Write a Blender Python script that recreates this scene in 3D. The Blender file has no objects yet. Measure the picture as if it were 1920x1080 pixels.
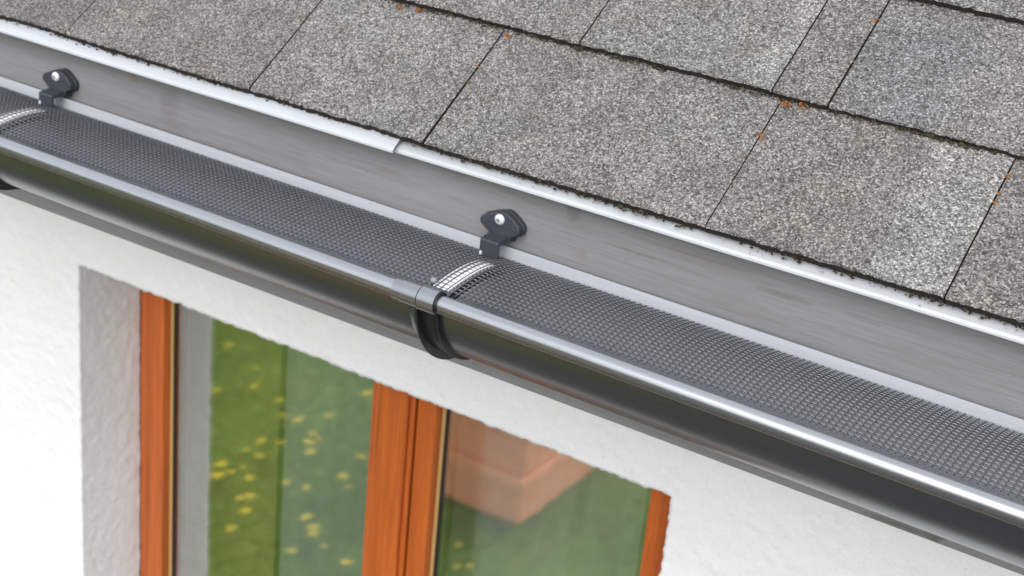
import bpy, bmesh, math, random
import numpy as np
from mathutils import Vector, Matrix, noise

random.seed(7)
rng = np.random.default_rng(11)
S = bpy.context.scene
COL = S.collection
H = 3.2                       # camera height above the ground; heights below are written relative to it

# ------------------------------------------------------------------ camera
cam_d = bpy.data.cameras.new('camera')
cam = bpy.data.objects.new('camera', cam_d)
COL.objects.link(cam)
right = Vector((0.83522778, 0.54258241, 0.0894365))
down = Vector((0.28431337, -0.28686745, -0.91480762))
fwd = Vector((-0.4707021, 0.78950072, -0.39386309))
m = Matrix((( right.x, -down.x, -fwd.x, 0.0),
            ( right.y, -down.y, -fwd.y, -1.25),
            ( right.z, -down.z, -fwd.z, H),
            (0, 0, 0, 1)))
cam.matrix_world = m
cam_d.sensor_width = 36.0
cam_d.lens = 3082.68 * 36.0 / 1920.0
cam_d.clip_start = 0.05
cam_d.clip_end = 2000
cam_d.dof.use_dof = True
cam_d.dof.focus_distance = 1.40
cam_d.dof.aperture_fstop = 11.0
S.camera = cam

# ------------------------------------------------------------------ world, sun, exposure
SUN_AZ = math.radians(166)   # direction towards the sun, clockwise from +Y
SUN_EL = math.radians(38)
w = bpy.data.worlds.new('World'); S.world = w; w.use_nodes = True
nt = w.node_tree; nt.nodes.clear()
out = nt.nodes.new('ShaderNodeOutputWorld'); bg = nt.nodes.new('ShaderNodeBackground')
sky = nt.nodes.new('ShaderNodeTexSky'); sky.sky_type = 'NISHITA'; sky.sun_disc = False
sky.sun_elevation = SUN_EL; sky.sun_rotation = SUN_AZ
sky.air_density = 1.0; sky.dust_density = 2.0; sky.ozone_density = 2.0
bg.inputs['Strength'].default_value = 0.15
ov = nt.nodes.new('ShaderNodeMix'); ov.data_type = 'RGBA'; ov.inputs[0].default_value = .65      # thin even cloud over the blue
ov.inputs[7].default_value = (6.0, 6.15, 6.4, 1)
nt.links.new(sky.outputs[0], ov.inputs[6]); nt.links.new(ov.outputs[2], bg.inputs[0]); nt.links.new(bg.outputs[0], out.inputs[0])

sun_d = bpy.data.lights.new('sun', 'SUN'); sun_d.energy = 1.4; sun_d.angle = math.radians(60)
sun_d.color = (1.0, 0.985, 0.965)
sun = bpy.data.objects.new('sun', sun_d); COL.objects.link(sun)
sdir = Vector((math.sin(SUN_AZ)*math.cos(SUN_EL), math.cos(SUN_AZ)*math.cos(SUN_EL), math.sin(SUN_EL)))
sun.rotation_euler = (-sdir).to_track_quat('-Z', 'Y').to_euler()
sun.location = sdir * 20

vs = S.view_settings
vs.view_transform = 'Standard'; vs.look = 'None'; vs.gamma = 1.0; vs.exposure = 0.73
vs.use_curve_mapping = False
S.render.engine = 'CYCLES'
S.cycles.max_bounces = 10; S.cycles.transparent_max_bounces = 12
S.cycles.use_denoising = True

# ------------------------------------------------------------------ material helpers
def nm(name):
    ma = bpy.data.materials.new(name); ma.use_nodes = True
    t = ma.node_tree; b = t.nodes['Principled BSDF']
    return ma, t, b
def N(t, kind, **kw):
    n = t.nodes.new(kind)
    for k, v in kw.items():
        if k.startswith('i_'):
            key = k[2:]
            n.inputs[int(key) if key.isdigit() else key.replace('_', ' ')].default_value = v
        else: setattr(n, k, v)
    return n
def L(t, a, b): t.links.new(a, b)
def ramp(t, fac, stops, interp='LINEAR'):
    r = t.nodes.new('ShaderNodeValToRGB'); r.color_ramp.interpolation = interp
    el = r.color_ramp.elements
    while len(el) < len(stops): el.new(0.5)
    for e, (p, c) in zip(el, stops):
        e.position = p
        e.color = (c, c, c, 1) if isinstance(c, (int, float)) else (*c, 1)
    L(t, fac, r.inputs[0]); return r
def pos(t, scale=(1, 1, 1), loc=(0, 0, 0), rot=(0, 0, 0), src=None):
    g = t.nodes.new('ShaderNodeNewGeometry')
    mp = N(t, 'ShaderNodeMapping'); mp.inputs['Scale'].default_value = scale
    mp.inputs['Location'].default_value = loc; mp.inputs['Rotation'].default_value = rot
    L(t, src or g.outputs['Position'], mp.inputs[0]); return mp.outputs[0]
def noise_tex(t, vec, scale, detail=4, rough=0.55, dist=0.0):
    n = N(t, 'ShaderNodeTexNoise'); n.inputs['Scale'].default_value = scale
    n.inputs['Detail'].default_value = detail; n.inputs['Roughness'].default_value = rough
    n.inputs['Distortion'].default_value = dist
    L(t, vec, n.inputs['Vector']); return n.outputs['Fac']
def mix(t, fac, a, b, mode='MIX'):
    n = t.nodes.new('ShaderNodeMix'); n.data_type = 'RGBA'; n.blend_type = mode
    if isinstance(fac, (int, float)): n.inputs[0].default_value = fac
    else: L(t, fac, n.inputs[0])
    for s, v in ((6, a), (7, b)):
        if isinstance(v, (tuple, list)): n.inputs[s].default_value = (*v, 1)
        else: L(t, v, n.inputs[s])
    return n.outputs[2]
def math_n(t, op, a, b=None, c=None, clamp=False):
    n = N(t, 'ShaderNodeMath', operation=op, use_clamp=clamp)
    for i, v in enumerate((a, b, c)):
        if v is None: continue
        if isinstance(v, (int, float)): n.inputs[i].default_value = v
        else: L(t, v, n.inputs[i])
    return n.outputs[0]
def bump(t, b, h, strength=0.3, dist=0.001):
    n = N(t, 'ShaderNodeBump'); n.inputs['Strength'].default_value = strength
    n.inputs['Distance'].default_value = dist
    L(t, h, n.inputs['Height']); L(t, n.outputs[0], b.inputs['Normal'])
def simple(name, col, rough=0.5, metal=0.0, spec=0.5, var=0.08, vscale=40):
    ma, t, b = nm(name)
    n = noise_tex(t, pos(t), vscale, 3)
    c0 = tuple(max(0, c*(1-var)) for c in col); c1 = tuple(min(1, c*(1+var)) for c in col)
    L(t, mix(t, n, c0, c1), b.inputs['Base Color'])
    r = math_n(t, 'MULTIPLY_ADD', n, 0.12, rough - 0.06)
    L(t, r, b.inputs['Roughness'])
    b.inputs['Metallic'].default_value = metal
    b.inputs['Specular IOR Level'].default_value = spec
    return ma
M = {}

# asphalt shingle granules -------------------------------------------------
def shingle_mat():
    ma, t, b = nm('shingle_granules')
    oi = N(t, 'ShaderNodeObjectInfo')
    g = N(t, 'ShaderNodeNewGeometry')
    sc = N(t, 'ShaderNodeVectorMath', operation='SCALE'); sc.inputs[0].default_value = (3.1, 7.7, 5.3)
    L(t, oi.outputs['Random'], sc.inputs['Scale'])
    ad = N(t, 'ShaderNodeVectorMath', operation='ADD'); L(t, g.outputs['Position'], ad.inputs[0]); L(t, sc.outputs[0], ad.inputs[1])
    v = ad.outputs[0]
    vo = N(t, 'ShaderNodeTexVoronoi'); vo.inputs['Scale'].default_value = 640; vo.inputs['Randomness'].default_value = 1.0
    wv = N(t, 'ShaderNodeTexNoise'); wv.inputs['Scale'].default_value = 600; L(t, v, wv.inputs['Vector'])
    dis = N(t, 'ShaderNodeVectorMath', operation='MULTIPLY_ADD'); L(t, wv.outputs['Color'], dis.inputs[0])
    dis.inputs[1].default_value = (.0018,)*3; L(t, v, dis.inputs[2])
    L(t, dis.outputs[0], vo.inputs['Vector'])
    sep = N(t, 'ShaderNodeSeparateColor'); L(t, vo.outputs['Color'], sep.inputs[0])
    gr = ramp(t, sep.outputs[0], [(0.0, (.065, .062, .058)), (.18, (.140, .134, .127)), (.45, (.215, .206, .196)),
                                  (.75, (.300, .290, .279)), (1.0, (.50, .49, .475))])
    hue = mix(t, math_n(t, 'MULTIPLY', sep.outputs[1], .35), gr.outputs[0], (.42, .33, .25), 'MULTIPLY')
    col = mix(t, .22, gr.outputs[0], hue)
    # dark gaps between the granules
    gap = ramp(t, vo.outputs['Distance'], [(.25, 1.0), (.85, .55)])
    col = mix(t, 1.0, col, gap.outputs[0], 'MULTIPLY')
    # cloudy weathering: lighter bald spots, brownish and bluish drifts
    blot = noise_tex(t, v, 26, 5, .6)
    br = ramp(t, blot, [(.3, .80), (.7, 1.16)])
    col = mix(t, 1.0, col, br.outputs[0], 'MULTIPLY')
    drift = noise_tex(t, v, 9, 3)
    dr = ramp(t, drift, [(.35, (1.02, .99, .965)), (.65, (.98, .995, 1.01))])
    col = mix(t, 1.0, col, dr.outputs[0], 'MULTIPLY')
    at = N(t, 'ShaderNodeAttribute', attribute_name='tint'); 
    col = mix(t, 1.0, col, at.outputs['Color'], 'MULTIPLY')
    L(t, col, b.inputs['Base Color'])
    b.inputs['Roughness'].default_value = .85; b.inputs['Specular IOR Level'].default_value = .3
    h = math_n(t, 'SUBTRACT', 1.0, vo.outputs['Distance'])
    h2 = math_n(t, 'MULTIPLY_ADD', sep.outputs[2], .8, h)
    bump(t, b, h2, .9, .0012)
    return ma
M['shingle'] = shingle_mat()
M['bitumen'] = simple('bitumen_edge', (.030, .027, .024), .9, spec=.2, var=.6, vscale=500)
M['deck'] = simple('roof_deck_boards', (.10, .08, .06), .8)

def moss_mat(name, a, bcol):
    ma, t, b = nm(name)
    n = noise_tex(t, pos(t), 350, 3)
    L(t, ramp(t, n, [(.3, a), (.7, bcol)]).outputs[0], b.inputs['Base Color'])
    b.inputs['Roughness'].default_value = .95; b.inputs['Specular IOR Level'].default_value = .1
    return ma
M['moss'] = moss_mat('dark_moss', (.020, .016, .010), (.085, .066, .042))
M['grit'] = moss_mat('grey_grit', (.07, .065, .06), (.30, .28, .26))
M['lichen'] = moss_mat('orange_moss', (.12, .045, .012), (.40, .155, .035))

# drip edge: pale painted sheet with dirt creeping out from under the shingles
def drip_mat():
    ma, t, b = nm('drip_edge_sheet')
    p = pos(t)
    sp = N(t, 'ShaderNodeSeparateXYZ'); L(t, p, sp.inputs[0])
    n1 = noise_tex(t, pos(t, (1, 1, 1)), 38, 6, .7)
    n2 = noise_tex(t, pos(t, (1, 1, 1)), 6, 3, .6)
    # distance up the slope in metres (world y)
    s = math_n(t, 'ADD', sp.outputs[1], .03)
    e = math_n(t, 'MULTIPLY_ADD', n1, -.012, .0150)
    e = math_n(t, 'MULTIPLY_ADD', n2, -.020, math_n(t, 'ADD', e, .0165))
    d = math_n(t, 'MULTIPLY', math_n(t, 'SUBTRACT', s, e), 150, clamp=True)
    fine = ramp(t, noise_tex(t, p, 200, 4, .7), [(.3, .55), (.6, 1.0)])
    d = math_n(t, 'MULTIPLY', d, fine.outputs[0])
    streak = noise_tex(t, pos(t, (3, 40, 40)), 5, 4)
    base = ramp(t, streak, [(.3, (.46, .475, .495)), (.7, (.51, .525, .55))]).outputs[0]
    L(t, mix(t, math_n(t, 'MULTIPLY', d, .85), base, (.085, .078, .072)), b.inputs['Base Color'])
    b.inputs['Roughness'].default_value = .42
    b.inputs['Metallic'].default_value = .15
    return ma
M['drip'] = drip_mat()

# grey stained softwood fascia
def fascia_mat():
    ma, t, b = nm('grey_stained_fascia')
    p = pos(t, (1, 1, 1))
    broad = noise_tex(t, pos(t, (.7, 3, 6)), 3, 4, .6)
    grain = noise_tex(t, pos(t, (1.2, 30, 42)), 4.5, 8, .7, 1.2)
    fine = noise_tex(t, pos(t, (8, 300, 330)), 3, 4, .6)
    saw = noise_tex(t, pos(t, (260, 30, 18), rot=(0, 0.3, 0)), 2, 3, .5)
    c = ramp(t, grain, [(.30, (.200, .196, .199)), (.5, (.228, .226, .231)), (.72, (.250, .249, .257))]).outputs[0]
    c = mix(t, 1.0, c, ramp(t, broad, [(.3, (.86, .84, .82)), (.7, (1.1, 1.1, 1.12))]).outputs[0], 'MULTIPLY')
    c = mix(t, .35, c, ramp(t, fine, [(.3, (.6, .58, .57)), (.7, (1.25, 1.25, 1.25))]).outputs[0], 'MULTIPLY')
    # worn warm patches where the stain has thinned along the grain
    worn = ramp(t, noise_tex(t, pos(t, (2.2, 20, 34), loc=(3, 1, 2)), 3.0, 5, .6), [(.62, 0.0), (.78, .22)]).outputs[0]
    c = mix(t, worn, c, (.25, .175, .125))
    # knots and smudges: position along board (x), height (z), half sizes
    sp = N(t, 'ShaderNodeSeparateXYZ'); L(t, p, sp.inputs[0])
    kn = noise_tex(t, pos(t), 160, 4)
    for (kx, kz, rx, rz, col, st) in ((-.687, -.527, .010, .016, (.13, .12, .115), .6), (-.472, -.546, .034, .0035, (.13, .125, .105), .5),
                                  (-.674, -.569, .008, .010, (.19, .165, .145), .4), (-1.192, -.547, .018, .026, (.16, .145, .15), .5),
                                  (-1.245, -.531, .008, .006, (.20, .15, .10), .6), (-.33, -.7205, .045, .004, (.10, .095, .08), .7),
                                  (-.62, -.549, .05, .0016, (.13, .12, .115), .6), (-.90, -.545, .02, .003, (.21, .19, .15), .5),
                                  (-.56, -.535, .07, .0018, (.15, .12, .09), .5), (-.30, -.715, .012, .012, (.06, .06, .055), .6)):
        dx = math_n(t, 'DIVIDE', math_n(t, 'SUBTRACT', sp.outputs[0], kx), rx)
        dz = math_n(t, 'DIVIDE', math_n(t, 'SUBTRACT', sp.outputs[2], kz + H), rz)
        r2 = math_n(t, 'ADD', math_n(t, 'MULTIPLY', dx, dx), math_n(t, 'MULTIPLY', dz, dz))
        r2 = math_n(t, 'MULTIPLY_ADD', kn, 1.6, math_n(t, 'SUBTRACT', r2, .8))
        k = math_n(t, 'MULTIPLY', math_n(t, 'SUBTRACT', 1.0, r2, clamp=True), st)
        c = mix(t, k, c, col)
    L(t, c, b.inputs['Base Color'])
    b.inputs['Roughness'].default_value = .55; b.inputs['Specular IOR Level'].default_value = .4
    hh = math_n(t, 'MULTIPLY_ADD', saw, .5, fine)
    bump(t, b, hh, .35, .0006)
    return ma
M['fascia'] = fascia_mat()

def metal_mat(name, col, rough, metal, streak=.06):
    ma, t, b = nm(name)
    n = noise_tex(t, pos(t, (2, 60, 60)), 4, 5)
    sp = noise_tex(t, pos(t), 90, 4, .6)
    c = ramp(t, n, [(.3, tuple(x*(1-streak) for x in col)), (.7, tuple(x*(1+streak) for x in col))]).outputs[0]
    L(t, c, b.inputs['Base Color'])
    L(t, math_n(t, 'MULTIPLY_ADD', sp, .04, rough - .02), b.inputs['Roughness'])
    b.inputs['Metallic'].default_value = metal
    return ma
M['gutter'] = metal_mat('anthracite_gutter_metal', (.205, .208, .217), .30, .93)
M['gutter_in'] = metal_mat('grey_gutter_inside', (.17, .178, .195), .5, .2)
M['flange'] = metal_mat('lit_back_strip_tone', (.48, .50, .53), .45, .15)  # inside metal made paler: direct light above the mesh put into the colour
M['bead'] = metal_mat('highlit_bead_metal', (.40, .405, .415), .27, .92)  # same metal as the gutter, base lightened to paint a stronger bead highlight
M['clip'] = metal_mat('anthracite_clip', (.32, .324, .333), .28, .9)
M['mesh'] = metal_mat('anthracite_mesh', (.23, .234, .243), .33, .70)
M['lip'] = simple('dull_bead_lip', (.075, .06, .042), .6)
M['plastic'] = simple('dark_bracket_plastic', (.034, .040, .050), .50, spec=.5, var=.2, vscale=60)
M['black'] = simple('black_hoop_plastic', (.012, .012, .013), .42, spec=.5, var=.2)
M['zinc'] = simple('zinc_screw', (.85, .87, .87), .35, metal=.5, var=.1, vscale=900)
M['recess'] = simple('screw_recess', (.20, .20, .21), .5, metal=.6)
M['whitestrap'] = simple('white_clip_plastic', (.86, .86, .85), .45, var=.05)
M['knob_pale'] = simple('pale_grey_peg', (.42, .43, .45), .5)
M['knob'] = simple('grey_pin', (.26, .26, .28), .4, var=.1)

def stucco_mat():
    ma, t, b = nm('white_stucco')
    n = noise_tex(t, pos(t), 240, 5, .6)
    n2 = noise_tex(t, pos(t), 600, 4, .6)
    n3 = noise_tex(t, pos(t), 5, 3)
    pit = ramp(t, noise_tex(t, pos(t), 300, 2, .4), [(.26, 0.0), (.34, 1.0)]).outputs[0]
    c = ramp(t, n3, [(.3, (.765, .765, .765)), (.7, (.805, .805, .805))]).outputs[0]
    c = mix(t, 1.0, c, ramp(t, n, [(.28, .93), (.5, 1.0)]).outputs[0], 'MULTIPLY')
    c = mix(t, 1.0, c, ramp(t, pit, [(0, .86), (1, 1.0)]).outputs[0], 'MULTIPLY')
    L(t, c, b.inputs['Base Color'])
    b.inputs['Roughness'].default_value = .9; b.inputs['Specular IOR Level'].default_value = .2
    h = math_n(t, 'MULTIPLY_ADD', n2, .5, math_n(t, 'MULTIPLY_ADD', pit, .5, n))
    bump(t, b, h, .6, .0018)
    return ma
M['stucco'] = stucco_mat()

def wood_mat(name, a, c, rough=.38):
    ma, t, b = nm(name)
    gr = noise_tex(t, pos(t, (26, 26, .9)), 4.0, 7, .65, 1.5)
    bands = noise_tex(t, pos(t, (7, 7, .35)), 4.0, 3, .5, .6)
    col = ramp(t, gr, [(.28, a), (.7, c)]).outputs[0]
    col = mix(t, 1.0, col, ramp(t, bands, [(.3, .78), (.7, 1.15)]).outputs[0], 'MULTIPLY')
    L(t, col, b.inputs['Base Color']); b.inputs['Roughness'].default_value = rough
    b.inputs['Coat Weight'].default_value = .1; b.inputs['Coat Roughness'].default_value = .25
    bump(t, b, gr, .12, .0006)
    return ma
M['wood'] = wood_mat('orange_glazed_wood', (.33, .066, .010), (.58, .140, .021), .42)
M['sealtan'] = simple('tan_glazing_seal', (.48, .30, .11), .5)
M['gasket'] = simple('black_gasket', (.016, .016, .015), .55)
M['spacer'] = simple('grey_glass_spacer', (.30, .29, .26), .4, metal=.3)

def glass_mat():
    ma, t, b = nm('reflective_window_glass')
    t.nodes.remove(b)
    o = t.nodes['Material Output']
    gl = N(t, 'ShaderNodeBsdfGlossy'); gl.inputs['Roughness'].default_value = .034
    gl.inputs['Color'].default_value = (.97, 1.0, .97, 1)
    tr = N(t, 'ShaderNodeBsdfTransparent'); tr.inputs['Color'].default_value = (.93, .96, .95, 1)
    lw = N(t, 'ShaderNodeLayerWeight'); lw.inputs['Blend'].default_value = .5
    f = math_n(t, 'MULTIPLY_ADD', math_n(t, 'POWER', lw.outputs['Facing'], 3.0), .5, .36, clamp=True)
    mx = N(t, 'ShaderNodeMixShader')
    L(t, f, mx.inputs[0]); L(t, tr.outputs[0], mx.inputs[1]); L(t, gl.outputs[0], mx.inputs[2])
    # float glass is never quite flat: faint waviness
    bp = N(t, 'ShaderNodeBump'); bp.inputs['Strength'].default_value = .12; bp.inputs['Distance'].default_value = .0004
    L(t, noise_tex(t, pos(t, (4, 1, 14)), 2.2, 2, .4), bp.inputs['Height']); L(t, bp.outputs[0], gl.inputs['Normal'])
    L(t, mx.outputs[0], o.inputs['Surface'])
    return ma
M['glass'] = glass_mat()
M['curtain'] = simple('pale_curtain_cloth', (.44, .46, .49), .9, spec=.1)
M['curtain_pale'] = simple('pale_curtain_cloth_light', (.54, .56, .56), .9, spec=.1)
M['tancloth'] = simple('tan_cloth', (.36, .30, .12), .9, spec=.1)
M['room'] = simple('room_plaster', (.42, .38, .34), .9)
M['soffit'] = simple('white_soffit_boards', (.72, .72, .70), .6)

def terracotta_mat():
    ma, t, b = nm('terracotta_clay')
    n = noise_tex(t, pos(t), 14, 5); 
    L(t, ramp(t, n, [(.3, (.82, .29, .13)), (.7, (.92, .40, .21))]).outputs[0], b.inputs['Base Color'])
    b.inputs['Roughness'].default_value = .85
    return ma
M['terracotta'] = terracotta_mat()
def lawn_mat():
    ma, t, b = nm('lawn_soil_and_turf')
    n = noise_tex(t, pos(t), 3.0, 6, .65); n2 = noise_tex(t, pos(t), 60, 4, .7)
    c = ramp(t, n, [(.3, (.16, .235, .045)), (.7, (.25, .33, .07))]).outputs[0]
    c = mix(t, 1.0, c, ramp(t, n2, [(.3, .75), (.7, 1.2)]).outputs[0], 'MULTIPLY')
    L(t, c, b.inputs['Base Color']); b.inputs['Roughness'].default_value = .9
    b.inputs['Specular IOR Level'].default_value = .2
    return ma
M['lawn'] = lawn_mat()
def blade_mat():
    ma, t, b = nm('grass_blades')
    n = noise_tex(t, pos(t), 2.2, 4, .6); n2 = noise_tex(t, pos(t), 40, 2)
    c = ramp(t, n, [(.3, (.20, .31, .06)), (.55, (.29, .40, .075)), (.75, (.37, .42, .10))]).outputs[0]
    c = mix(t, 1.0, c, ramp(t, n2, [(.3, .7), (.7, 1.25)]).outputs[0], 'MULTIPLY')
    L(t, c, b.inputs['Base Color']); b.inputs['Roughness'].default_value = .6
    b.inputs['Specular IOR Level'].default_value = .25
    tl = N(t, 'ShaderNodeBsdfTranslucent'); L(t, c, tl.inputs['Color'])
    mx = N(t, 'ShaderNodeMixShader'); mx.inputs[0].default_value = .4
    L(t, b.outputs[0], mx.inputs[1]); L(t, tl.outputs[0], mx.inputs[2])
    L(t, mx.outputs[0], t.nodes['Material Output'].inputs['Surface'])
    return ma
M['blade'] = blade_mat()
M['petal'] = simple('dandelion_yellow', (.88, .62, .02), .7)
M['stem'] = simple('dandelion_stem', (.16, .24, .06), .6)
M['asphalt'] = simple('dark_asphalt', (.085, .083, .082), .9, spec=.2, var=.15, vscale=12)

# ------------------------------------------------------------------ object helpers
class MB:
    """collects faces of ONE piece; coordinates in world metres, heights relative to the camera height"""
    def __init__(s): s.v = []; s.f = []; s.m = []; s.s = []
    def add(s, vs, fs, mi=0, smooth=False):
        o = len(s.v); s.v += [tuple(p) for p in vs]
        for f in fs:
            s.f.append(tuple(i + o for i in f)); s.m.append(mi); s.s.append(smooth)
    def box(s, x0, x1, y0, y1, z0, z1, mi=0):
        s.add([(x0,y0,z0),(x1,y0,z0),(x1,y1,z0),(x0,y1,z0),(x0,y0,z1),(x1,y0,z1),(x1,y1,z1),(x0,y1,z1)],
              [(0,3,2,1),(4,5,6,7),(0,1,5,4),(1,2,6,5),(2,3,7,6),(3,0,4,7)], mi)
    def sweep(s, prof, xs, zoff=lambda x: 0.0, closed=True, mi=0, smooth=True, caps=True, mis=None):
        """profile of (y,z) swept along x"""
        n = len(prof); vs = []
        for x in xs:
            dz = zoff(x)
            vs += [(x, y, z + dz) for y, z in prof]
        o = len(s.v); s.v += vs
        cnt = n if closed else n - 1
        for k in range(len(xs) - 1):
            for i in range(cnt):
                j = (i + 1) % n
                s.f.append((o+k*n+i, o+k*n+j, o+(k+1)*n+j, o+(k+1)*n+i))
                s.m.append(mis[i] if mis else mi); s.s.append(smooth)
        if closed and caps:
            s.f.append(tuple(o + i for i in range(n))); s.m.append(mi); s.s.append(False)
            e = o + (len(xs)-1)*n
            s.f.append(tuple(e + i for i in reversed(range(n)))); s.m.append(mi); s.s.append(False)
    def build(s, name, mats, parent=None, bevel=0.0, seg=1, tint=None, normals=True, base=None):
        me = bpy.data.meshes.new(name)
        V = np.array(s.v, float); V[:, 2] += H
        lo, hi = V.min(0), V.max(0)
        org = Vector(((lo[0]+hi[0])/2, (lo[1]+hi[1])/2, lo[2])) if base is None else Vector(base)
        V -= np.array(org)
        me.from_pydata(V.tolist(), [], s.f)
        me.polygons.foreach_set('material_index', s.m)
        me.polygons.foreach_set('use_smooth', s.s)
        for q in (mats if isinstance(mats, (list, tuple)) else [mats]): me.materials.append(M[q])
        if normals or bevel:
            bm = bmesh.new(); bm.from_mesh(me)
            if normals: bmesh.ops.recalc_face_normals(bm, faces=bm.faces[:])
            if bevel:
                ed = [e for e in bm.edges if len(e.link_faces) == 2 and e.calc_face_angle(0) > .5]
                bmesh.ops.bevel(bm, geom=ed, offset=bevel, segments=seg, affect='EDGES', profile=.5, clamp_overlap=True)
            bm.to_mesh(me); bm.free()
        if tint is not None:
            a = me.attributes.new('tint', 'FLOAT_COLOR', 'FACE')
            a.data.foreach_set('color', np.array(tint(me), float).ravel())
        me.update()
        ob = bpy.data.objects.new(name, me); COL.objects.link(ob)
        ob.location = org
        if parent is not None:
            ob.parent = parent; ob.location = org - world_of(parent)
        return ob
def world_of(o):
    p = Vector(o.location); q = o.parent
    while q is not None: p += Vector(q.location); q = q.parent
    return p
def empty(name, loc, label=None, cat=None, group=None, parent=None):
    o = bpy.data.objects.new(name, None); COL.objects.link(o); o.empty_display_size = .05
    o.location = Vector((loc[0], loc[1], loc[2] + H))
    if parent is not None:
        o.parent = parent; o.location = o.location - world_of(parent)
    if label: tag(o, label, cat, group)
    return o
def tag(o, label, cat=None, group=None, kind=None):
    o['label'] = label
    if cat: o['category'] = cat
    if group: o['group'] = group
    if kind: o['kind'] = kind
    return o
def arc(cy, cz, r, a0, a1, n):
    return [(cy + r*math.cos(a0+(a1-a0)*i/n), cz + r*math.sin(a0+(a1-a0)*i/n)) for i in range(n+1)]

# ================================================================== THE SETTING
X0, X1 = -4.2, 2.6                      # the stretch of house that is built
G = -H
mb = MB(); mb.add([(-150,-150,G),(150,-150,G),(150,150,G),(-150,150,G)], [(0,1,2,3)])
ground = mb.build('ground', 'lawn'); ground['kind'] = 'structure'; ground['label'] = 'green lawn in front of the house'

mb = MB(); mb.box(-1.95, 14, -40, .30, G-.05, G+.004); mb.box(-40, -1.9502, -40, -3.25, G-.05, G+.004); mb.box(-40, -1.9502, -1.30, .30, G-.05, G+.004)
yard = mb.build('road', 'asphalt'); yard['kind'] = 'structure'; yard['label'] = 'dark asphalt drive and road beside the lawn'
# ================================================================== THE HOUSE
house = empty('house', (-.8, 2.0, G), 'white stucco house with grey shingle roof, grey fascia and orange wooden window', 'house')
YW = .35                                 # wall face
WX0, WX1, WZ1, WZ0 = -1.710, -.700, -.995, -2.05
RV = .128                                # reveal depth

# ---- wall: fine displaced stucco around the opening, coarse panels beyond
def wall():
    d = .004
    bm = bmesh.new()
    cache = {}
    def vert(x, y, z, e=0):
        k = (round(x, 4), round(y, 4), round(z, 4))
        if k not in cache: cache[k] = bm.verts.new((x, y, z))
        return cache[k]
    nx0 = round((WX0 + 2.06)/d); gx = [WX0 + (i - nx0)*d for i in range(nx0 + round((WX1-WX0)/d) + round((WX1*-1 - .10)/d))]
    gx = np.array(gx); nz = 40; gz = np.array([WZ1 - k*d for k in range(-nz, 190)])
    def f4(a, b, c, e): bm.faces.new((a, b, c, e)).smooth = True
    for i in range(len(gx)-1):
        for k in range(len(gz)-1):
            xa, xb, za, zb = gx[i], gx[i+1], gz[k], gz[k+1]
            if xa > WX0 - d/2 and xb < WX1 + d/2 and za < WZ1 + d/2: continue
            f4(vert(xa,YW,za), vert(xb,YW,za), vert(xb,YW,zb), vert(xa,YW,zb))
    nr = round(RV/d)
    zr = [z for z in gz if z < WZ1 + d/2]
    xr = [x for x in gx if WX0 - d/2 < x < WX1 + d/2]
    for j in range(nr):
        ya, yb = YW + j*d, YW + (j+1)*d
        for k in range(len(zr)-1):
            for xx in (xr[0], xr[-1]):
                f4(vert(xx,ya,zr[k]), vert(xx,yb,zr[k]), vert(xx,yb,zr[k+1]), vert(xx,ya,zr[k+1]))
        for i in range(len(xr)-1):
            f4(vert(xr[i],ya,zr[0]), vert(xr[i+1],ya,zr[0]), vert(xr[i+1],yb,zr[0]), vert(xr[i],yb,zr[0]))
    bmesh.ops.recalc_face_normals(bm, faces=bm.faces[:])
    bm.normal_update()
    xe0, xe1, ze = xr[0], xr[-1], zr[0]
    nn = noise.noise
    for v in bm.verts:
        c = v.co
        edge = abs(c.y - YW) < 1e-5 and ((abs(c.x-xe0) < 1e-5 or abs(c.x-xe1) < 1e-5) and c.z < ze + 1e-5 or abs(c.z-ze) < 1e-5 and xe0-1e-5 < c.x < xe1+1e-5)
        p = c * 62.0; q = c * 150.0
        h = .0009*nn(p) + .0011*nn(q)
        if edge: h = h*2.0 - .0006
        v.co = c + v.normal * h
    # coarse panels round the fine field
    xl, xh, zt, zb = gx[0], gx[-1], gz[0], gz[-1]
    def panel(x0, x1, z0, z1):
        a = [bm.verts.new(p) for p in ((x0,YW,z0),(x1,YW,z0),(x1,YW,z1),(x0,YW,z1))]
        bm.faces.new(a)
    panel(X0, xl, G, -.70); panel(xh, X1, G, -.70); panel(xl, xh, zt, -.70)
    panel(xl, WX0, G, zb); panel(WX1, xh, G, zb); panel(WX0, WX1, G, WZ0)
    # reveal continues down to the sill
    for xx in (WX0, WX1):
        a = [bm.verts.new(p) for p in ((xx,YW,WZ0),(xx,YW+RV,WZ0),(xx,YW+RV,zb),(xx,YW,zb))]; bm.faces.new(a)
    # end walls and back
    for (xa, ya, xb, yb) in ((X0,YW,X0,4.6),(X1,YW,X1,4.6),(X0,4.6,X1,4.6)):
        a = [bm.verts.new(p) for p in ((xa,ya,G),(xb,yb,G),(xb,yb,-.70),(xa,ya,-.70))]; bm.faces.new(a)
    me = bpy.data.meshes.new('wall')
    org = Vector((-.8, YW, G))
    for v in bm.verts: v.co -= org
    bm.to_mesh(me); bm.free(); me.materials.append(M['stucco'])
    o = bpy.data.objects.new('wall', me); COL.objects.link(o); o.parent = house
    o.location = org + Vector((0, 0, H)) - world_of(house)
    o['label'] = 'white rough stucco wall with a deep window reveal'
    return o
wall()

# ---- soffit and fascia
mb = MB(); mb.box(X0, X1, .026, YW+.05, -.700, -.682); mb.build('soffit', 'soffit', house)
mb = MB(); mb.box(X0, X1, 0, .025, -.7245, -.500)
o = mb.build('fascia_board', 'fascia', house, bevel=.0015, seg=2); o['label'] = 'grey stained wooden fascia board under the roof edge'

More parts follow.
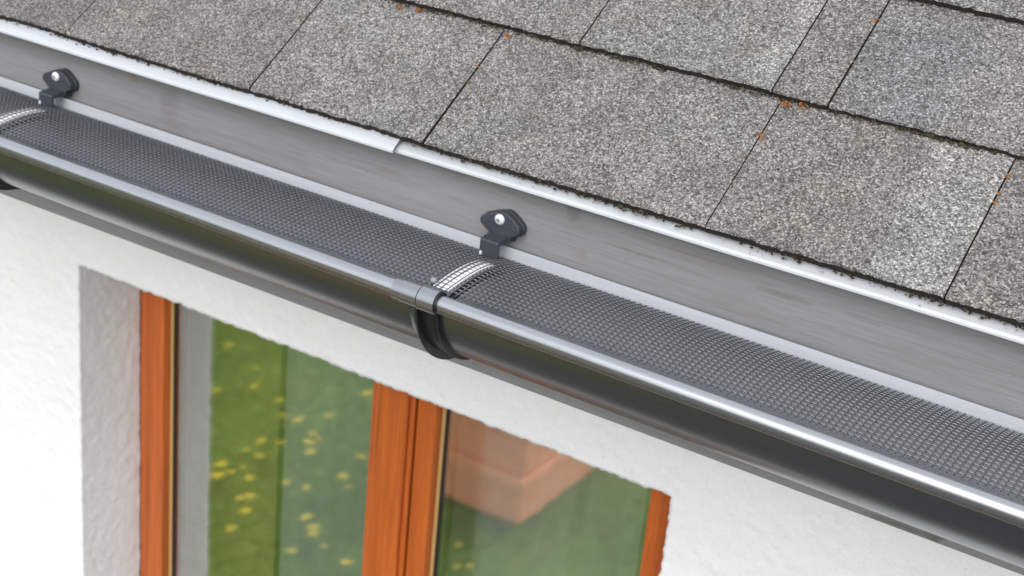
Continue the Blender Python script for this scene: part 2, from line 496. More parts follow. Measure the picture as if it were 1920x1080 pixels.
# ---- roof
PITCH = math.radians(37)
RO = Vector((0, -.03, -.513)); RU = Vector((0, math.cos(PITCH), math.sin(PITCH))); RN = Vector((0, -math.sin(PITCH), math.cos(PITCH)))
def rp(x, s, h): 
    p = RO + RU*s + RN*h; return (x, p.y, p.z)
roof = empty('roof', (-.8, -.03, -.513), parent=house); roof['label'] = 'roof of weathered grey granulated asphalt shingles'
EXPO = .1435; S0 = .0145; NC = 13
mb = MB(); SR = S0 + EXPO*NC + .1
c8 = [rp(X0,.035,-.022), rp(X1,.035,-.022), rp(X1,SR,-.022), rp(X0,SR,-.022), rp(X0,.035,-.0015), rp(X1,.035,-.0015), rp(X1,SR,-.0015), rp(X0,SR,-.0015)]
mb.add(c8, [(0,3,2,1),(4,5,6,7),(0,1,5,4),(1,2,6,5),(2,3,7,6),(3,0,4,7)])
mb.build('roof_deck', 'deck', roof)

def tab(x0, x1, s0, tints, hero, dh=0.0, skew=0.0):
    """one shingle tab: top face in tinted bands, ragged lower edge, dark bitumen edges"""
    step = .0035 if hero else .08
    n = max(2, int((x1-x0)/step)); xs = [x0 + (x1-x0)*i/n for i in range(n+1)]
    L1 = EXPO + .024
    hl, hu, th = .0130 + dh, .0052, .0092
    mb = MB(); vs = []; side_j = random.random()*50
    def jit(x, a): 
        return a*(noise.noise(Vector((x*260, s0*9, side_j))) + .7*noise.noise(Vector((x*90, s0*5, side_j+9)))) if hero else 0
    wav = [.0011*noise.noise(Vector((x*9, s0*7, 3.3))) for x in xs]
    rows = []
    for (ds, hh, a) in ((0.0, hl-th, .0016), (-.0004, hl-.0016, .0016), (.0014, hl, .0013), (L1*.33, None, 0), (L1*.66, None, 0), (L1, hu, 0)):
        if hh is None: hh = hl + (hu-hl)*ds/L1
        row = []
        for i, x in enumerate(xs):
            xe = x
            if hero and (i == 0 or i == n): xe += .0006*noise.noise(Vector((ds*70, x*31, 1.7)))
            row.append(rp(xe, s0 + ds + jit(x, a) + skew*(x-x0) + wav[i]*(1 if ds < .02 else .3), hh + (jit(x+3, .0005) if hh == hl else 0)))
        rows.append(row)
    o0 = len(mb.v)
    for r in rows: vs += r
    w_ = n + 1; fs = []
    for k in range(len(rows)-1):
        for i in range(n): fs.append((k*w_+i, k*w_+i+1, (k+1)*w_+i+1, (k+1)*w_+i))
    mb.add(vs, fs)
    mb.m = [1 if q < 2*n*1 - n else 0 for q in range(len(fs))]     # the lowest strip is the dark bitumen edge
    # side skirts and underside
    nb = len(mb.v); bot = []
    for k in range(2, len(rows)):
        for i in (0, n): 
            x, y, z = rows[k][i]; bot.append((x, y - RN.y*th*.9, z - RN.z*th*.9))
    mb.v += bot
    for k in range(2, len(rows)-1):
        for q, i in ((0, 0), (1, n)):
            a = k*w_+i; b = (k+1)*w_+i; c = nb+(k-1)*2+q; d = nb+(k-2)*2+q
            mb.f.append((a, b, c, d)); mb.m.append(1); mb.s.append(False)
    a, b = rows[0], None
    for q, i in ((0, 0), (1, n)):
        mb.f.append((0*w_+i, 1*w_+i, 2*w_+i, nb+q)); mb.m.append(1); mb.s.append(False)
    def tf(me):
        outc = []
        ox = (x0+x1)/2
        for p in me.polygons:
            fx = p.center.x + TOX
            f = (fx - x0)/(x1-x0); acc = tints[0][1]
            for (lim, col) in tints:
                acc = col
                if fx <= lim: break
            outc.append((*acc, 1))
        return outc
    V = np.array(mb.v); TOX = (V[:,0].min()+V[:,0].max())/2
    return mb.build('shingle', ['shingle', 'bitumen'], roof, tint=tf, normals=False)

A = (1.0, .985, .97); LT = (1.22, 1.23, 1.22); DK = (.86, .84, .83); BL = (.92, .925, .945); BR = (.95, .925, .90); MD = (1.05, 1.045, 1.035)
hero_courses = {
    0: ([-1.80, -1.562, -1.322, -1.0590, -.8425, -.5426, -.3278, -.085, .10],
        [[(9, A)], [(-1.5, BR), (9, DK)], [(9, BR)], [(-.889, MD), (9, A)], [(9, A)], [(-.3950, BR), (9, LT)], [(9, BR)], [(9, A)], [(9, A)]]),
    1: ([-1.74, -1.49, -1.23, -.995, -.7545, -.5520, -.4978, -.24, -.02],
        [[(9, A)], [(9, BR)], [(9, MD)], [(9, A)], [(-.578, MD), (9, LT)], [(9, BR)], [(-.40, BL), (9, MD)], [(9, A)], [(9, A)]]),
    2: ([-1.60, -1.36, -1.10, -.87, -.62, -.29, -.05],
        [[(9, A)], [(9, A)], [(9, MD)], [(9, A)], [(9, A)], [(9, A)]]),
}
for k in range(NC):
    s0 = S0 + EXPO*k + (0, .0115, .0110)[min(k, 2)]
    segs = []
    if k in hero_courses:
        js, ts = hero_courses[k]
        for i in range(len(js)-1): segs.append((js[i], js[i+1], ts[i], True))
        lo, hi = js[0], js[-1]
    else:
        lo = hi = -.9 + random.uniform(-.1, .1)
    x = lo
    while x > X0: 
        wd = random.uniform(.18, .32); c = random.uniform(.9, 1.08)
        segs.append((max(x-wd, X0), x, [(9, (c, c*.985, c*.97))], False)); x -= wd
    x = hi
    while x < X1: 
        wd = random.uniform(.18, .32); c = random.uniform(.9, 1.08)
        segs.append((x, min(x+wd, X1), [(9, (c, c*.985, c*.97))], False)); x += wd
    for (a, b, tn, hero) in segs:
        tab(a + .0008, b - .0008, s0, tn, hero, dh=random.uniform(-.0010, .0018), skew=random.uniform(-.004, .004) if hero else 0)

# a starter strip under the first course and a dark backing that shows in the joints
mb = MB()
for k in range(4):
    s0 = S0 + EXPO*k
    mb.add([rp(X0, s0+.002, .0042), rp(X1, s0+.002, .0042), rp(X1, s0+EXPO-.004, .0015), rp(X0, s0+EXPO-.004, .0015),
            rp(X0, s0+.002, .0006), rp(X1, s0+.002, .0006)], [(0,1,2,3), (4,5,1,0)])
mb.build('starter_strip', 'bitumen', roof)

# moss, grit and lichen along the edges (nobody could count it)
def clumps(name, mat, spots, parent, label):
    mb = MB()
    for (x, s, h, r) in spots:
        c = Vector(rp(x, s, h)); n = random.choice((5, 6))
        a0 = random.random()*6.28
        top = c + RN*r*random.uniform(.5, .9) + RU*random.uniform(-.3, .3)*r
        bot = c - RN*r*.6
        ring = []
        for i in range(n):
            a = a0 + i*6.283/n; rr = r*random.uniform(.65, 1.2)
            ring.append(tuple(c + Vector((1, 0, 0))*math.cos(a)*rr + RU*math.sin(a)*rr*.8 + RN*random.uniform(-.25, .35)*r))
        o = len(mb.v); mb.v += ring + [tuple(top), tuple(bot)]
        for i in range(n):
            j = (i+1) % n
            mb.f += [(o+i, o+j, o+n), (o+j, o+i, o+n+1)]; mb.m += [0, 0]; mb.s += [False, False]
    ob = mb.build(name, mat, parent, normals=False); ob['kind'] = 'stuff'; ob['label'] = label
    return ob
sp_m, sp_g = [], []
for k, (xa, xb, cnt) in enumerate(((-1.75, .02, 1500), (-1.3, 0, 1500), (-.7, 0, 300))):
    s0 = S0 + EXPO*k + (0, .0115, .0110)[k]
    for _ in range(cnt):
        x = random.uniform(xa, xb)
        dens = noise.noise(Vector((x*14, k*3.1, .5))) + .5*noise.noise(Vector((x*50, k, 2)))
        if dens < random.uniform(-.5, .45): continue
        r = random.uniform(.0006, .0021) * (1.5 if dens > .55 and random.random() < .3 else 1)
        sp_m.append((x, s0 + (random.gauss(-.0012, .0009) if k else random.gauss(-.0004, .0010)), random.uniform(.0045, .0095) if k else .004 + random.uniform(-.003, .004), r))
    for _ in range(cnt//3 if k else cnt//9):
        x = random.uniform(xa, xb)
        sp_g.append((x, s0 - abs(random.gauss(.001, .003)), (.0056 if k else .0012), random.uniform(.0004, .0011)))
JO = [(-1.322,0),(-1.059,0),(-.8425,0),(-.5426,0),(-.3278,0),(-.7545,1),(-.552,1),(-.4978,1)]
for (x, k) in JO:
    for _ in range(45):
        t_ = random.random()
        sp_m.append((x + random.gauss(0, .0006), S0 + EXPO*k + t_*EXPO, .0085 - .004*t_ + random.uniform(-.003, .0), random.uniform(.0005, .0011)))
clumps('moss', 'moss', sp_m, roof, 'dark moss and dirt along the shingle edges')
clumps('grit', 'grit', sp_g, roof, 'loose grey shingle grit lying below the shingle edges')
OR = [(-0.9686, 0.1625), (-0.943, 0.1645), (-0.8326, 0.1617), (-0.7552, 0.193), (-0.7552, 0.1787), (-1.0578, 0.1135), (-1.0582, 0.044), (-0.5784, 0.1716), (-0.57, 0.1709), (-0.5397, 0.1646), (-0.5209, 0.1672), (-0.4993, 0.174), (-0.5419, 0.1239), (-0.541, 0.1179), (-0.8415, 0.0418), (-0.8424, 0.0248), (-0.8417, 0.116), (-0.8408, 0.0953), (-0.3263, 0.1489), (-0.3271, 0.119), (-0.4983, 0.2783), (-0.4975, 0.2248), (-0.4984, 0.1882), (-0.327, 0.1269)]
sp = []
for i, (x, s) in enumerate(OR):
    big = i in (0, 1, 2, 10, 12, 9)
    for _ in range(16 if big else 6):
        sg = .0030 if big else .0014
        sp.append((x + random.gauss(0, sg), s + random.gauss(0, sg*.6), random.uniform(.005, .0115) if not big else random.uniform(.005, .0095), random.uniform(.0008, .0018)))
clumps('lichen', 'lichen', sp, roof, 'orange moss tufts in the shingle joints')

# ---- drip edge: two overlapping bent sheets
def drip(x0, x1, dh, label, sb=0.0):
    mb = MB(); t_ = .0009
    def q(s, h): p = rp(0, s, h + dh); return (p[1], p[2])
    a = q(.075, 0); b = q(.003+sb, 0); c = q(.0006+sb, -.0009); 
    lip = (c[0]-.0002, c[1]-.0020); back = (lip[0]+.004, lip[1]+.0005)
    prof = [a, b, c, lip, back, (back[0], back[1]+.0009), (lip[0]+.0010, lip[1]+.0012), (c[0]+.0008, c[1]-.0012), q(.004+sb, -t_), q(.075, -t_)]
    n = 60; xs = [x0 + (x1-x0)*i/n for i in range(n+1)]
    mb.sweep(prof, xs, zoff=lambda x: .0007*noise.noise(Vector((x*4, 2, 1))), smooth=False)
    o = mb.build('drip_edge', 'drip', house, normals=True); o['label'] = label; return o
drip(X0, -.8738, .0042, 'pale metal drip edge lapping over the next sheet')
drip(-.91, X1, -.0014, 'pale metal drip edge tucked under its neighbour', .0048)

# ---- window
win = empty('window', ((WX0+WX1)/2, .50, WZ0), parent=house); win['label'] = 'orange wooden double casement window'
YS = YW + RV                 # .478 sash face
YG = .497                    # glass
ZB, ZT = WZ0 + .005, WZ1 + .012
def bar(name, x0, x1, y0, y1, z0, z1, mat='wood', bev=.002, label=None):
    mb = MB(); mb.box(x0, x1, y0, y1, z0, z1); o = mb.build(name, mat, win, bevel=bev, seg=2)
    if label: o['label'] = label
    return o
# fixed frame behind the plaster
bar('jamb', WX0-.03, WX0+.012, YS+.012, YS+.09, ZB-.03, ZT+.03)
bar('jamb', WX1-.012, WX1+.03, YS+.012, YS+.09, ZB-.03, ZT+.03)
bar('head', WX0+.012, WX1-.012, YS+.012, YS+.09, ZT-.03, ZT+.03)
bar('sill_rail', WX0+.012, WX1-.012, YS+.012, YS+.09, ZB-.03, ZB+.03)
# left sash
bar('stile', WX0+.001, -1.6586, YS, YS+.060, ZB+.02, ZT+.02)
bar('stile', -1.2465, -1.1710, YS-.001, YS+.060, ZB+.02, ZT+.02)
bar('rail', -1.6586, -1.2465, YS+.002, YS+.058, ZB+.02, ZB+.095)
bar('rail', -1.6586, -1.2465, YS+.002, YS+.058, ZT-.05, ZT+.02)
# cover strip of the left sash, then the right sash
bar('cover_strip', -1.2350, -1.1785, YS-.0085, YS-.0012, ZB+.03, ZT+.01, bev=.004)
bar('stile', -1.1665, -1.1343, YS, YS+.060, ZB+.02, ZT+.02)
bar('stile', -.7885, WX1-.012, YS, YS+.060, ZB+.02, ZT+.02)
bar('cover_strip', -.7580, -.722, YS-.006, YS-.0002, ZB+.03, ZT+.01, bev=.002)
bar('rail', -1.1343, -.7885, YS+.002, YS+.058, ZB+.02, ZB+.095)
bar('rail', -1.1343, -.7885, YS+.002, YS+.058, ZT-.05, ZT+.02)
for (a, b) in ((-1.6586, -1.2465), (-1.1343, -.7885)):
    mb = MB(); mb.box(a-.004, b+.004, YG, YG+.004, ZB+.09, ZT-.045)
    o = mb.build('pane', 'glass', win); o['label'] = 'window pane reflecting the lawn'
    bar('glazing_seal', a+.0002, a+.0062, YG-.004, YG-.0002, ZB+.095, ZT-.05, 'sealtan', .0008)
    bar('gasket', a+.0064, a+.0100, YG-.002, YG-.0002, ZB+.095, ZT-.05, 'gasket', 0)
    bar('glazing_seal', b-.0062, b-.0002, YG-.004, YG-.0002, ZB+.095, ZT-.05, 'sealtan', .0008)
    bar('spacer', a+.004, a+.016, YG+.0046, YG+.016, ZB+.09, ZT-.045, 'spacer', 0)
    bar('spacer', b-.016, b-.004, YG+.0046, YG+.016, ZB+.09, ZT-.045, 'spacer', 0)
    bar('gasket', a+.016, a+.0200, YG+.0046, YG+.014, ZB+.09, ZT-.045, 'gasket', 0)
mb = MB(); mb.add([(WX0-.02,YW-.03,WZ0-.012),(WX1+.02,YW-.03,WZ0-.012),(WX1+.02,YS+.012,WZ0+.004),(WX0-.02,YS+.012,WZ0+.004),
                  (WX0-.02,YW-.03,WZ0-.02),(WX1+.02,YW-.03,WZ0-.02),(WX1+.02,YS+.012,WZ0-.02),(WX0-.02,YS+.012,WZ0-.02)],
                 [(0,1,2,3),(4,7,6,5),(0,4,5,1),(1,5,6,2),(2,6,7,3),(3,7,4,0)]); mb.build('window_sill', 'clip', win)
# the room behind
mb = MB()
for (a, b, c, d) in (((-2.6,.60,G+.1),(.3,.60,G+.1),(.3,3.4,G+.1),(-2.6,3.4,G+.1)), ((-2.6,.60,-.75),(.3,.60,-.75),(.3,3.4,-.75),(-2.6,3.4,-.75)),
                     ((-2.6,3.4,G+.1),(.3,3.4,G+.1),(.3,3.4,-.75),(-2.6,3.4,-.75)), ((-2.6,.60,G+.1),(-2.6,3.4,G+.1),(-2.6,3.4,-.75),(-2.6,.60,-.75)),
                     ((.3,.60,G+.1),(.3,3.4,G+.1),(.3,3.4,-.75),(.3,.60,-.75)), ((-2.6,.60,G+.1),(WX0-.02,.60,G+.1),(WX0-.02,.60,-.75),(-2.6,.60,-.75)),
                     ((WX1+.02,.60,G+.1),(.3,.60,G+.1),(.3,.60,-.75),(WX1+.02,.60,-.75)), ((WX0-.02,.60,G+.1),(WX1+.02,.60,G+.1),(WX1+.02,.60,WZ0-.03),(WX0-.02,.60,WZ0-.03)),
                     ((WX0-.02,.60,WZ1+.03),(WX1+.02,.60,WZ1+.03),(WX1+.02,.60,-.75),(WX0-.02,.60,-.75))):
    mb.add([a, b, c, d], [(0,1,2,3)])
mb.build('room', 'room', house, normals=False)
# curtains hanging in the room
for (xa, xb, mt, lb) in ((-1.495, -1.1905, 'curtain', 'grey curtain behind the right part of the left pane'), (-1.190, -.515, 'curtain_pale', 'pale curtain behind the right pane')):
    mb = MB(); n = int((xb-xa)*220); vs = []
    for i in range(n+1):
        x = xa + (xb-xa)*i/n
        y = .585 + .008*math.sin(x*70) + .006*math.sin(x*31+1)
        vs += [(x, y, -2.3), (x, y, -.85), (x, y+.002, -2.3), (x, y+.002, -.85)]
    mb.add(vs, [(4*i, 4*i+4, 4*i+5, 4*i+1) for i in range(n)] + [(4*i+2, 4*i+3, 4*i+7, 4*i+6) for i in range(n)], smooth=True)
    o = mb.build('curtain', mt, normals=False); tag(o, lb, 'curtain', 'curtains behind the window')
mb = MB(); n = 60; vs = []
for i in range(n+1):
    x = -1.99 + .478*i/n; y = .592 + .0025*math.sin(x*60)
    vs += [(x, y, -2.3), (x, y, -.85), (x, y+.002, -2.3), (x, y+.002, -.85)]
mb.add(vs, [(4*i, 4*i+4, 4*i+5, 4*i+1) for i in range(n)] + [(4*i+2, 4*i+3, 4*i+7, 4*i+6) for i in range(n)], smooth=True)
o = mb.build('curtain', 'tancloth', normals=False); tag(o, 'tan curtain behind the left part of the left pane', 'curtain', 'curtains behind the window')

# ================================================================== THE GUTTER
FALL = -.0077
fall = lambda x: FALL*(x + .766)
RIM = -.580; RG = .0722; YB = -.006; YC = YB - RG; BY, BZ, BRAD = -.1525, -.5845, .0080
gut = empty('gutter', (-.8, YC, RIM - RG), 'dark grey half-round metal rain gutter with rolled front edge along the fascia', 'gutter')
GX0, GX1 = -3.9, 2.3
gxs = [GX0 + (GX1-GX0)*i/60 for i in range(61)]
outer = [(YB - .0002, RIM)] + arc(YC, RIM-.005, RG, 0, -math.pi, 48) + [(YB - 2*RG, RIM - .004)]
inner = [(YB - 2*RG + .0016, RIM - .004)] + arc(YC, RIM-.005, RG - .0016, -math.pi, 0, 48) + [(YB - .0018, RIM)]
prof = outer + inner
mis = [0]*(len(outer)-1) + [0] + [1]*(len(inner)-1) + [1]
mb = MB(); mb.sweep(prof, gxs, fall, mis=mis); mb.build('trough', ['gutter', 'gutter_in'], gut, normals=True)
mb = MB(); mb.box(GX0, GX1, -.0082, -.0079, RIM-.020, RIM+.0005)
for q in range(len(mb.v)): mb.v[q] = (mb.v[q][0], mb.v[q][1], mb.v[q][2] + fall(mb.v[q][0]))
mb.build('lit_back_strip', 'flange', gut)  # thin strip added to paint the lit top of the trough's back wall
mb = MB(); mb.sweep(arc(BY, BZ, BRAD, 0, 2*math.pi*.9999, 36)[:-1], gxs, fall); mb.build('rolled_bead', 'bead', gut)
mb = MB(); mb.sweep(arc(-.1584, -.5906, .0005, 0, 6.28, 8)[:-1], gxs, fall); mb.build('bead_lip', 'lip', gut)
for xe in (GX0 - .002, GX1):
    mb = MB(); mb.sweep([(YB, RIM)] + arc(YC, RIM-.005, RG+.001, 0, -math.pi, 24), [xe, xe+.002], fall, smooth=False); mb.build('end_cap', 'gutter', gut)

# ---- brackets
DXB = -.5945
def bracket(dx, label):
    dz = FALL*dx
    def ln(a): return lambda x: dz
    g = empty('gutter_bracket', (-.75 + dx, YC, RIM - .085 + dz), label, 'bracket', 'brackets holding the gutter on the fascia')
    sx, sz = -.7583 + dx, -.5529                  # screw; the plates follow the gutter fall only slightly
    sz += dz*.4
    def plate(name, pts, y0, y1, mat, bev):
        mb = MB(); n = len(pts)
        vs = [(sx+a, y0, sz+b) for a, b in pts] + [(sx+a, y1, sz+b) for a, b in pts]
        mb.add(vs, [tuple(range(n)), tuple(reversed(range(n, 2*n)))] + [(i, i+n, (i+1) % n + n, (i+1) % n) for i in range(n)])
        return mb.build(name, mat, g, bevel=bev, seg=2)
    shp = [(-.0229,-.0050),(-.0195,-.0003),(-.0100,.0038),(.0025,.0080),(.0075,.0076),(.0150,.0032),(.0212,-.0022),(.0224,-.0062),(.0212,-.0112),(.0130,-.0160),(.0118,-.0205),(-.0100,-.0205),(-.0112,-.0165),(-.0218,-.0090)]
    plate('mounting_plate', shp, -.0125, -.0060, 'plastic', .0013)
    plate('backing_plate', [(a*1.06, b*1.06 - .0002) for a, b in shp], -.0058, -.0004, 'plastic', .0008)
    # raised rib across the plate
    plate('rib', [(-.019,-.0030),(.019,-.0062),(.019,-.0074),(-.019,-.0042)], -.0131, -.0120, 'plastic', .0003)
    # strap: steps out from the plate and hooks down over the gutter's back edge
    mb = MB(); x0, x1 = sx - .0092, sx + .0112
    top = sz - .0142
    mb.sweep([(-.0100, top-.0060), (-.0100, top+.0016), (-.0115, top), (-.0290, top-.0020), (-.0300, top-.0032), (-.0300, sz-.0400), (-.0262, sz-.0400), (-.0262, top-.0066)], [x0, x1], smooth=False)
    mb.build('strap', 'plastic', g, bevel=.0009, seg=2)
    # hoop under the trough with a standing flange on its left edge
    xa, xb = -.7470 + dx, -.7265 + dx
    a0, a1 = -.03, -math.pi + .10
    zc = RIM - .005 + dz
    mb = MB(); mb.sweep(arc(YC, zc, RG+.0028, a0, a1, 40) + arc(YC, zc, RG+.0004, a1, a0, 40), [xa, (xa+xb)/2, xb]); mb.build('hoop', 'black', g)
    mb = MB(); mb.sweep(arc(YC, zc, RG+.0044, a0, a1, 40) + arc(YC, zc, RG+.0026, a1, a0, 40), [xb-.0022, xb], smooth=True); mb.build('hoop_rim', 'black', g)
    fo = []
    for i in range(41):
        a = a0 + (a1-a0)*i/40; r = RG + .0062 + .0050*max(0, math.sin(-a))**1.5
        fo.append((YC + r*math.cos(a), zc + r*math.sin(a)))
    mb = MB(); mb.sweep(fo + arc(YC, zc, RG+.0026, a1, a0, 40), [xa-.0024, xa-.0002]); mb.build('flange', 'black', g)
    mb = MB(); mb.sweep(arc(YC, zc, RG+.0016, -2.2, a1, 14) + arc(YC, zc, RG+.0003, a1, -2.2, 14), [xa-.0125, xa-.0026]); mb.build('hoop_wing', 'gutter', g)
    # snap clip over the rolled bead
    bz = BZ + dz
    def sleeve(name, xl, xr, r, t_, a_lo, a_hi, mat='clip'):
        mb = MB(); mb.sweep(arc(BY, bz, r, a_lo, a_hi, 44) + arc(BY, bz, r - t_, a_hi, a_lo, 44), [xl, xr], smooth=False)
        return mb.build(name, mat, g)
    sleeve('bead_clip', -.7730+dx, -.7650+dx, BRAD+.0016, .0015, -2.3, -2.3-4.3)
    sleeve('bead_clip', -.7648+dx, -.7455+dx, BRAD+.0024, .0022, -2.2, -2.2-4.4)
    sleeve('clip_ring', -.7440+dx, -.7262+dx, BRAD+.0034, .0032, -2.1, -2.1-4.6)
    sleeve('ring_gap', -.7454+dx, -.7441+dx, BRAD+.0010, .0009, -2.2, -2.2-4.4, 'black')
    sleeve('ring_edge', -.7261+dx, -.7246+dx, BRAD+.0022, .0020, -2.1, -2.1-4.6, 'black')
    # screw: domed head with a recess
    mb = MB(); rr = .0055; n = 20; rings = [(rr, 0), (rr*.98, -.0010), (rr*.78, -.0022), (rr*.45, -.0029), (.0001, -.0031)]
    vs = []
    for (r, d) in rings: vs += [(sx + r*math.cos(6.2832*i/n), -.0126 + d, sz + r*math.sin(6.2832*i/n)) for i in range(n)]
    mb.add(vs, [(k*n+i, k*n+(i+1) % n, (k+1)*n+(i+1) % n, (k+1)*n+i) for k in range(len(rings)-1) for i in range(n)], smooth=True)
    sc = mb.build('screw', 'zinc', g)
    mb = MB(); mb.box(sx-.0020, sx+.0020, -.0161, -.0148, sz-.0005, sz+.0005); mb.box(sx-.0005, sx+.0005, -.0160, -.0147, sz-.0020, sz+.0020)
    mb.build('cross_recess', 'recess', sc)
    return g
bracket(0, 'dark gutter bracket with whole hoop and front clip showing, near the middle')
bracket(DXB, 'dark gutter bracket far left, its hoop cut by the photo edge')

# ---- mesh guard (woven wires)
BUMPS = [(-.7475, 1.0), (-.7475 + DXB, 1.0)]
def arch(x, y):
    t_ = (y + .125)/.117
    z = RIM - .0075 + .014*t_ - .0185*max(t_, 0)**3
    z += .0010*noise.noise(Vector((x*5.0, y*14, 2.2)))
    for (bx, k) in BUMPS:
        u = (x - bx)/.015
        if abs(u) < 3: z += .0028*math.exp(-u*u)*max(0, 1 - ((y + .085)/.050)**2)
    return z + fall(x)
def guard():
    pitch = .0060; r = .00063; ns = 5
    x0, x1 = -2.6, .75; y0, y1 = -.1262, -.0085
    nx = int((x1-x0)/pitch); ny = int((y1-y0)/pitch)
    ys = [y1 - pitch*(j+.5) for j in range(ny)]
    V = []; F = []
    def tube(pts, nrm_fixed, rad):
        o = len(V); n = len(pts)
        for i, p in enumerate(pts):
            a = pts[max(i-1, 0)]; b = pts[min(i+1, n-1)]
            t_ = (b - a); t_ /= np.linalg.norm(t_)
            s_ = np.cross(t_, nrm_fixed); s_ /= np.linalg.norm(s_); u_ = np.cross(s_, t_)
            for q in range(ns):
                an = 2*math.pi*q/ns + .3
                V.append(p + rad*(math.cos(an)*s_ + math.sin(an)*u_))
        for i in range(n-1):
            for q in range(ns):
                q2 = (q+1) % ns
                F.append((o+i*ns+q, o+i*ns+q2, o+(i+1)*ns+q2, o+(i+1)*ns+q))
        F.append(tuple(o+q for q in range(ns))); F.append(tuple(o+(n-1)*ns+q for q in reversed(range(ns))))
    up = np.array((0, 0, 1.0)); ax = np.array((1.0, 0, 0))
    wob = lambda x, y: .0006*noise.noise(Vector((x*11, y*30, 5)))
    for i in range(nx+1):
        x = x0 + i*pitch
        hero = -1.6 < x < -.1
        pts = []
        yy = y0 + random.uniform(-.0007, .0007)
        stp = pitch/2 if hero else pitch
        k = 0; y = yy
        while y <= y1 + 1e-6:
            ph = (ys[0] - y)/pitch + i
            pts.append(np.array((x + wob(y, x), y, arch(x, y) + .00006*math.cos(math.pi*ph) + .0006)))
            y += stp
        tube(pts, ax, r)
    for j, y in enumerate(ys):
        pts = []; x = x0
        while x < x1 - pitch*.5:
            st_ = 4 if -1.55 < x < -.12 else 2
            for q in range(st_):
                xx = x + q*pitch/st_
                pts.append(np.array((xx, y + wob(xx, y), arch(xx, y) - .00045*math.cos(2*math.pi*q/st_) - .0002)))
            x += pitch
        tube(pts, up, r)
    V2 = np.array(V); V2[:, 2] += H
    org = np.array((-.8, -.075, V2[:, 2].min())); V2 -= org
    me = bpy.data.meshes.new('gutter_guard'); me.from_pydata(V2.tolist(), [], F)
    me.polygons.foreach_set('use_smooth', [True]*len(F)); me.materials.append(M['mesh']); me.update()
    o = bpy.data.objects.new('gutter_guard', me); COL.objects.link(o); o.location = org
    tag(o, 'woven dark grey wire mesh leaf guard arched over the gutter', 'gutter guard')
guard()

# ---- white retaining strips under the mesh
def strip(dx, label):
    dz = FALL*dx
    g = empty('mesh_clip', (-.7445 + dx, -.08, RIM - .02 + dz), label, 'clip', 'white clips under the gutter mesh')
    def prof(off, t_, y0, y1):
        n = 18; ys = [y0 + (y1-y0)*i/n for i in range(n+1)]
        f = lambda y: arch(-.7475, y) - off
        return [(y, f(y) + dz) for y in ys] + [(y, f(y) - t_ + dz) for y in reversed(ys)]
    mb = MB(); mb.sweep(prof(.0003, .0014, -.1210, -.048), [-.7555+dx, -.7385+dx]); mb.build('strip', 'whitestrap', g)
    mb = MB(); mb.sweep(prof(.0060, .003, -.1400, -.030), [-.7383+dx, -.7325+dx]); mb.build('lower_band', 'black', g)
    for (px, py, rr, mat, nme) in ((-.7580, -.1170, .0033, 'knob', 'pin'), (-.7655, -.030, .0018, 'knob_pale', 'peg')):
        px += dx
        base = arch(px, py)
        mb = MB(); n = 14; ringz = [(rr*.55, -.004), (rr*.55, .0), (rr*.95, .0010), (rr, .0022), (rr*.85, .0036), (rr*.5, .0046), (.0001, .0049)]
        vs = []
        for (r, d) in ringz: vs += [(px + r*math.cos(6.2832*i/n), py + r*math.sin(6.2832*i/n), base + d) for i in range(n)]
        mb.add(vs, [(k*n+i, k*n+(i+1) % n, (k+1)*n+(i+1) % n, (k+1)*n+i) for k in range(len(ringz)-1) for i in range(n)], smooth=True)
        mb.build(nme, mat, g)
strip(0, 'white strip under the mesh beside the middle bracket')
strip(DXB, 'white strip under the mesh at the left photo edge')

# ================================================================== THE GARDEN (seen in the window panes)
def grass():
    n = 60000
    x = rng.uniform(-6.2, -1.96, n); y = rng.uniform(-3.24, -1.32, n)
    h = rng.uniform(.008, .032, n); a = rng.uniform(0, 6.283, n); wd = rng.uniform(.003, .0055, n)
    lx = rng.normal(0, .030, n); ly = rng.normal(0, .030, n)
    V = np.zeros((n, 3, 3))
    V[:,0] = np.stack([x - np.cos(a)*wd, y - np.sin(a)*wd, np.full(n, G+.001)], 1)
    V[:,1] = np.stack([x + np.cos(a)*wd, y + np.sin(a)*wd, np.full(n, G+.001)], 1)
    V[:,2] = np.stack([x + lx, y + ly, G + h], 1)
    V = V.reshape(-1, 3); V[:, 2] += H
    me = bpy.data.meshes.new('grass')
    me.vertices.add(3*n); me.vertices.foreach_set('co', V.ravel())
    me.loops.add(3*n); me.loops.foreach_set('vertex_index', np.arange(3*n, dtype=np.int32))
    me.polygons.add(n); me.polygons.foreach_set('loop_start', np.arange(0, 3*n, 3, dtype=np.int32))
    me.materials.append(M['blade']); me.update(calc_edges=True); me.validate()
    o = bpy.data.objects.new('grass', me); COL.objects.link(o)
    tag(o, 'short green grass of the lawn, reflected in the window', 'grass', kind='stuff')
grass()
DAND = [(-4.42, -2.77), (-4.28, -2.61), (-4.05, -2.52), (-3.95, -2.4), (-4.03, -2.26), (-3.79, -2.37), (-3.7, -2.28), (-3.63, -2.29), (-3.56, -2.4), (-3.52, -2.25), (-3.62, -2.06), (-3.56, -2.1), (-3.62, -1.97), (-3.48, -2.18), (-3.47, -2.23), (-3.55, -1.97), (-3.62, -1.83), (-3.54, -1.87), (-3.43, -2.12), (-3.6, -1.73), (-3.57, -1.76), (-3.55, -1.81), (-3.47, -1.82), (-3.35, -1.89), (-3.27, -1.91), (-3.22, -2.06), (-3.16, -2.02), (-3.4, -1.69), (-3.38, -1.73), (-3.33, -1.64), (-3.14, -1.75), (-3.08, -1.71), (-3.29, -1.52), (-2.97, -1.64), (-2.85, -1.61), (-3.26, -2.22), (-3.57, -2.66), (-3.04, -1.55), (-3.05, -1.68), (-2.62, -1.96), (-2.52, -1.88), (-2.55, -1.84)]
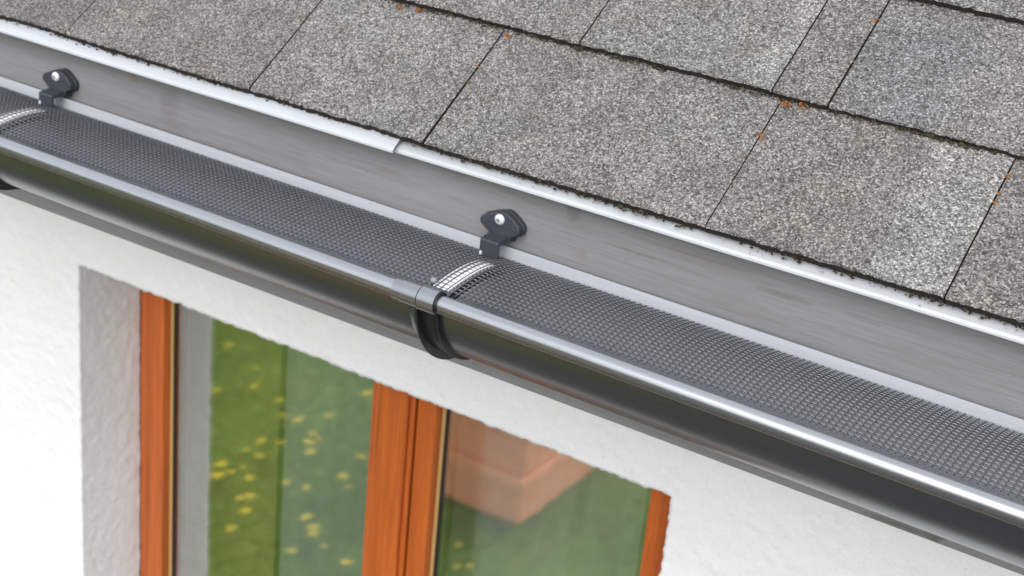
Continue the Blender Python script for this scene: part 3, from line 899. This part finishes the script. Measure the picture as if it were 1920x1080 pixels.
def dandelion_meshes():
    mb = MB(); n = 14
    vs = [(0, 0, .005)]
    for (r, z) in ((.012, .0045), (.021, .002), (.023, -.002)):
        vs += [(r*(1 + .12*(i % 2))*math.cos(6.2832*i/n), r*(1 + .12*(i % 2))*math.sin(6.2832*i/n), z) for i in range(n)]
    fs = [(0, 1+i, 1+(i+1) % n) for i in range(n)]
    for k in range(2): fs += [(1+k*n+i, 1+(k+1)*n+i, 1+(k+1)*n+(i+1) % n, 1+k*n+(i+1) % n) for i in range(n)]
    fs.append(tuple(1+2*n+i for i in reversed(range(n))))
    a = bpy.data.meshes.new('flower_head'); a.from_pydata(vs, [], fs); a.materials.append(M['petal'])
    vs = [(r*math.cos(6.2832*i/5), r*math.sin(6.2832*i/5), z) for (r, z) in ((.0022, 0), (.0016, .078)) for i in range(5)]
    b = bpy.data.meshes.new('stem'); b.from_pydata(vs, [], [(i, (i+1) % 5, 5+(i+1) % 5, 5+i) for i in range(5)]); b.materials.append(M['stem'])
    return a, b
fh, st = dandelion_meshes()
for (x, y) in DAND:
    e = empty('dandelion', (x, y, G), 'yellow dandelion in the lawn, seen reflected in the window glass', 'dandelion', 'dandelions in the lawn')
    for (nme, me, z) in (('flower_head', fh, .080), ('stem', st, 0)):
        o = bpy.data.objects.new(nme, me); COL.objects.link(o); o.parent = e; o.location = (0, 0, z)
        if nme == 'flower_head':
            o.rotation_euler = (random.uniform(-.15, .15), random.uniform(-.15, .15), 0); s_ = random.uniform(.35, .75); o.scale = (s_*1.45, s_*.85, s_*.5); o.rotation_euler.z = -.7 + random.uniform(-.4, .4)
# stack of terracotta troughs standing on the lawn
bx, by = -2.554, -2.253
names = ('lowest', 'middle', 'topmost')
for k in range(3):
    z0 = G + .02 + k*.215
    g = empty('terracotta_trough', (bx - .25, by - .35, z0), f'terracotta trough reflected in the right pane, {names[k]} of its stack', 'planter', 'stacked terracotta troughs')
    off = .006*k
    mb = MB(); mb.box(bx-.50+off, bx-.018+off, by-.70, by-.018, z0, z0+.160); mb.build('body', 'terracotta', g, bevel=.012, seg=2)
    mb = MB(); mb.box(bx-.515+off, bx+off, by-.715, by, z0+.155, z0+.212); mb.build('rim', 'terracotta', g, bevel=.008, seg=2)
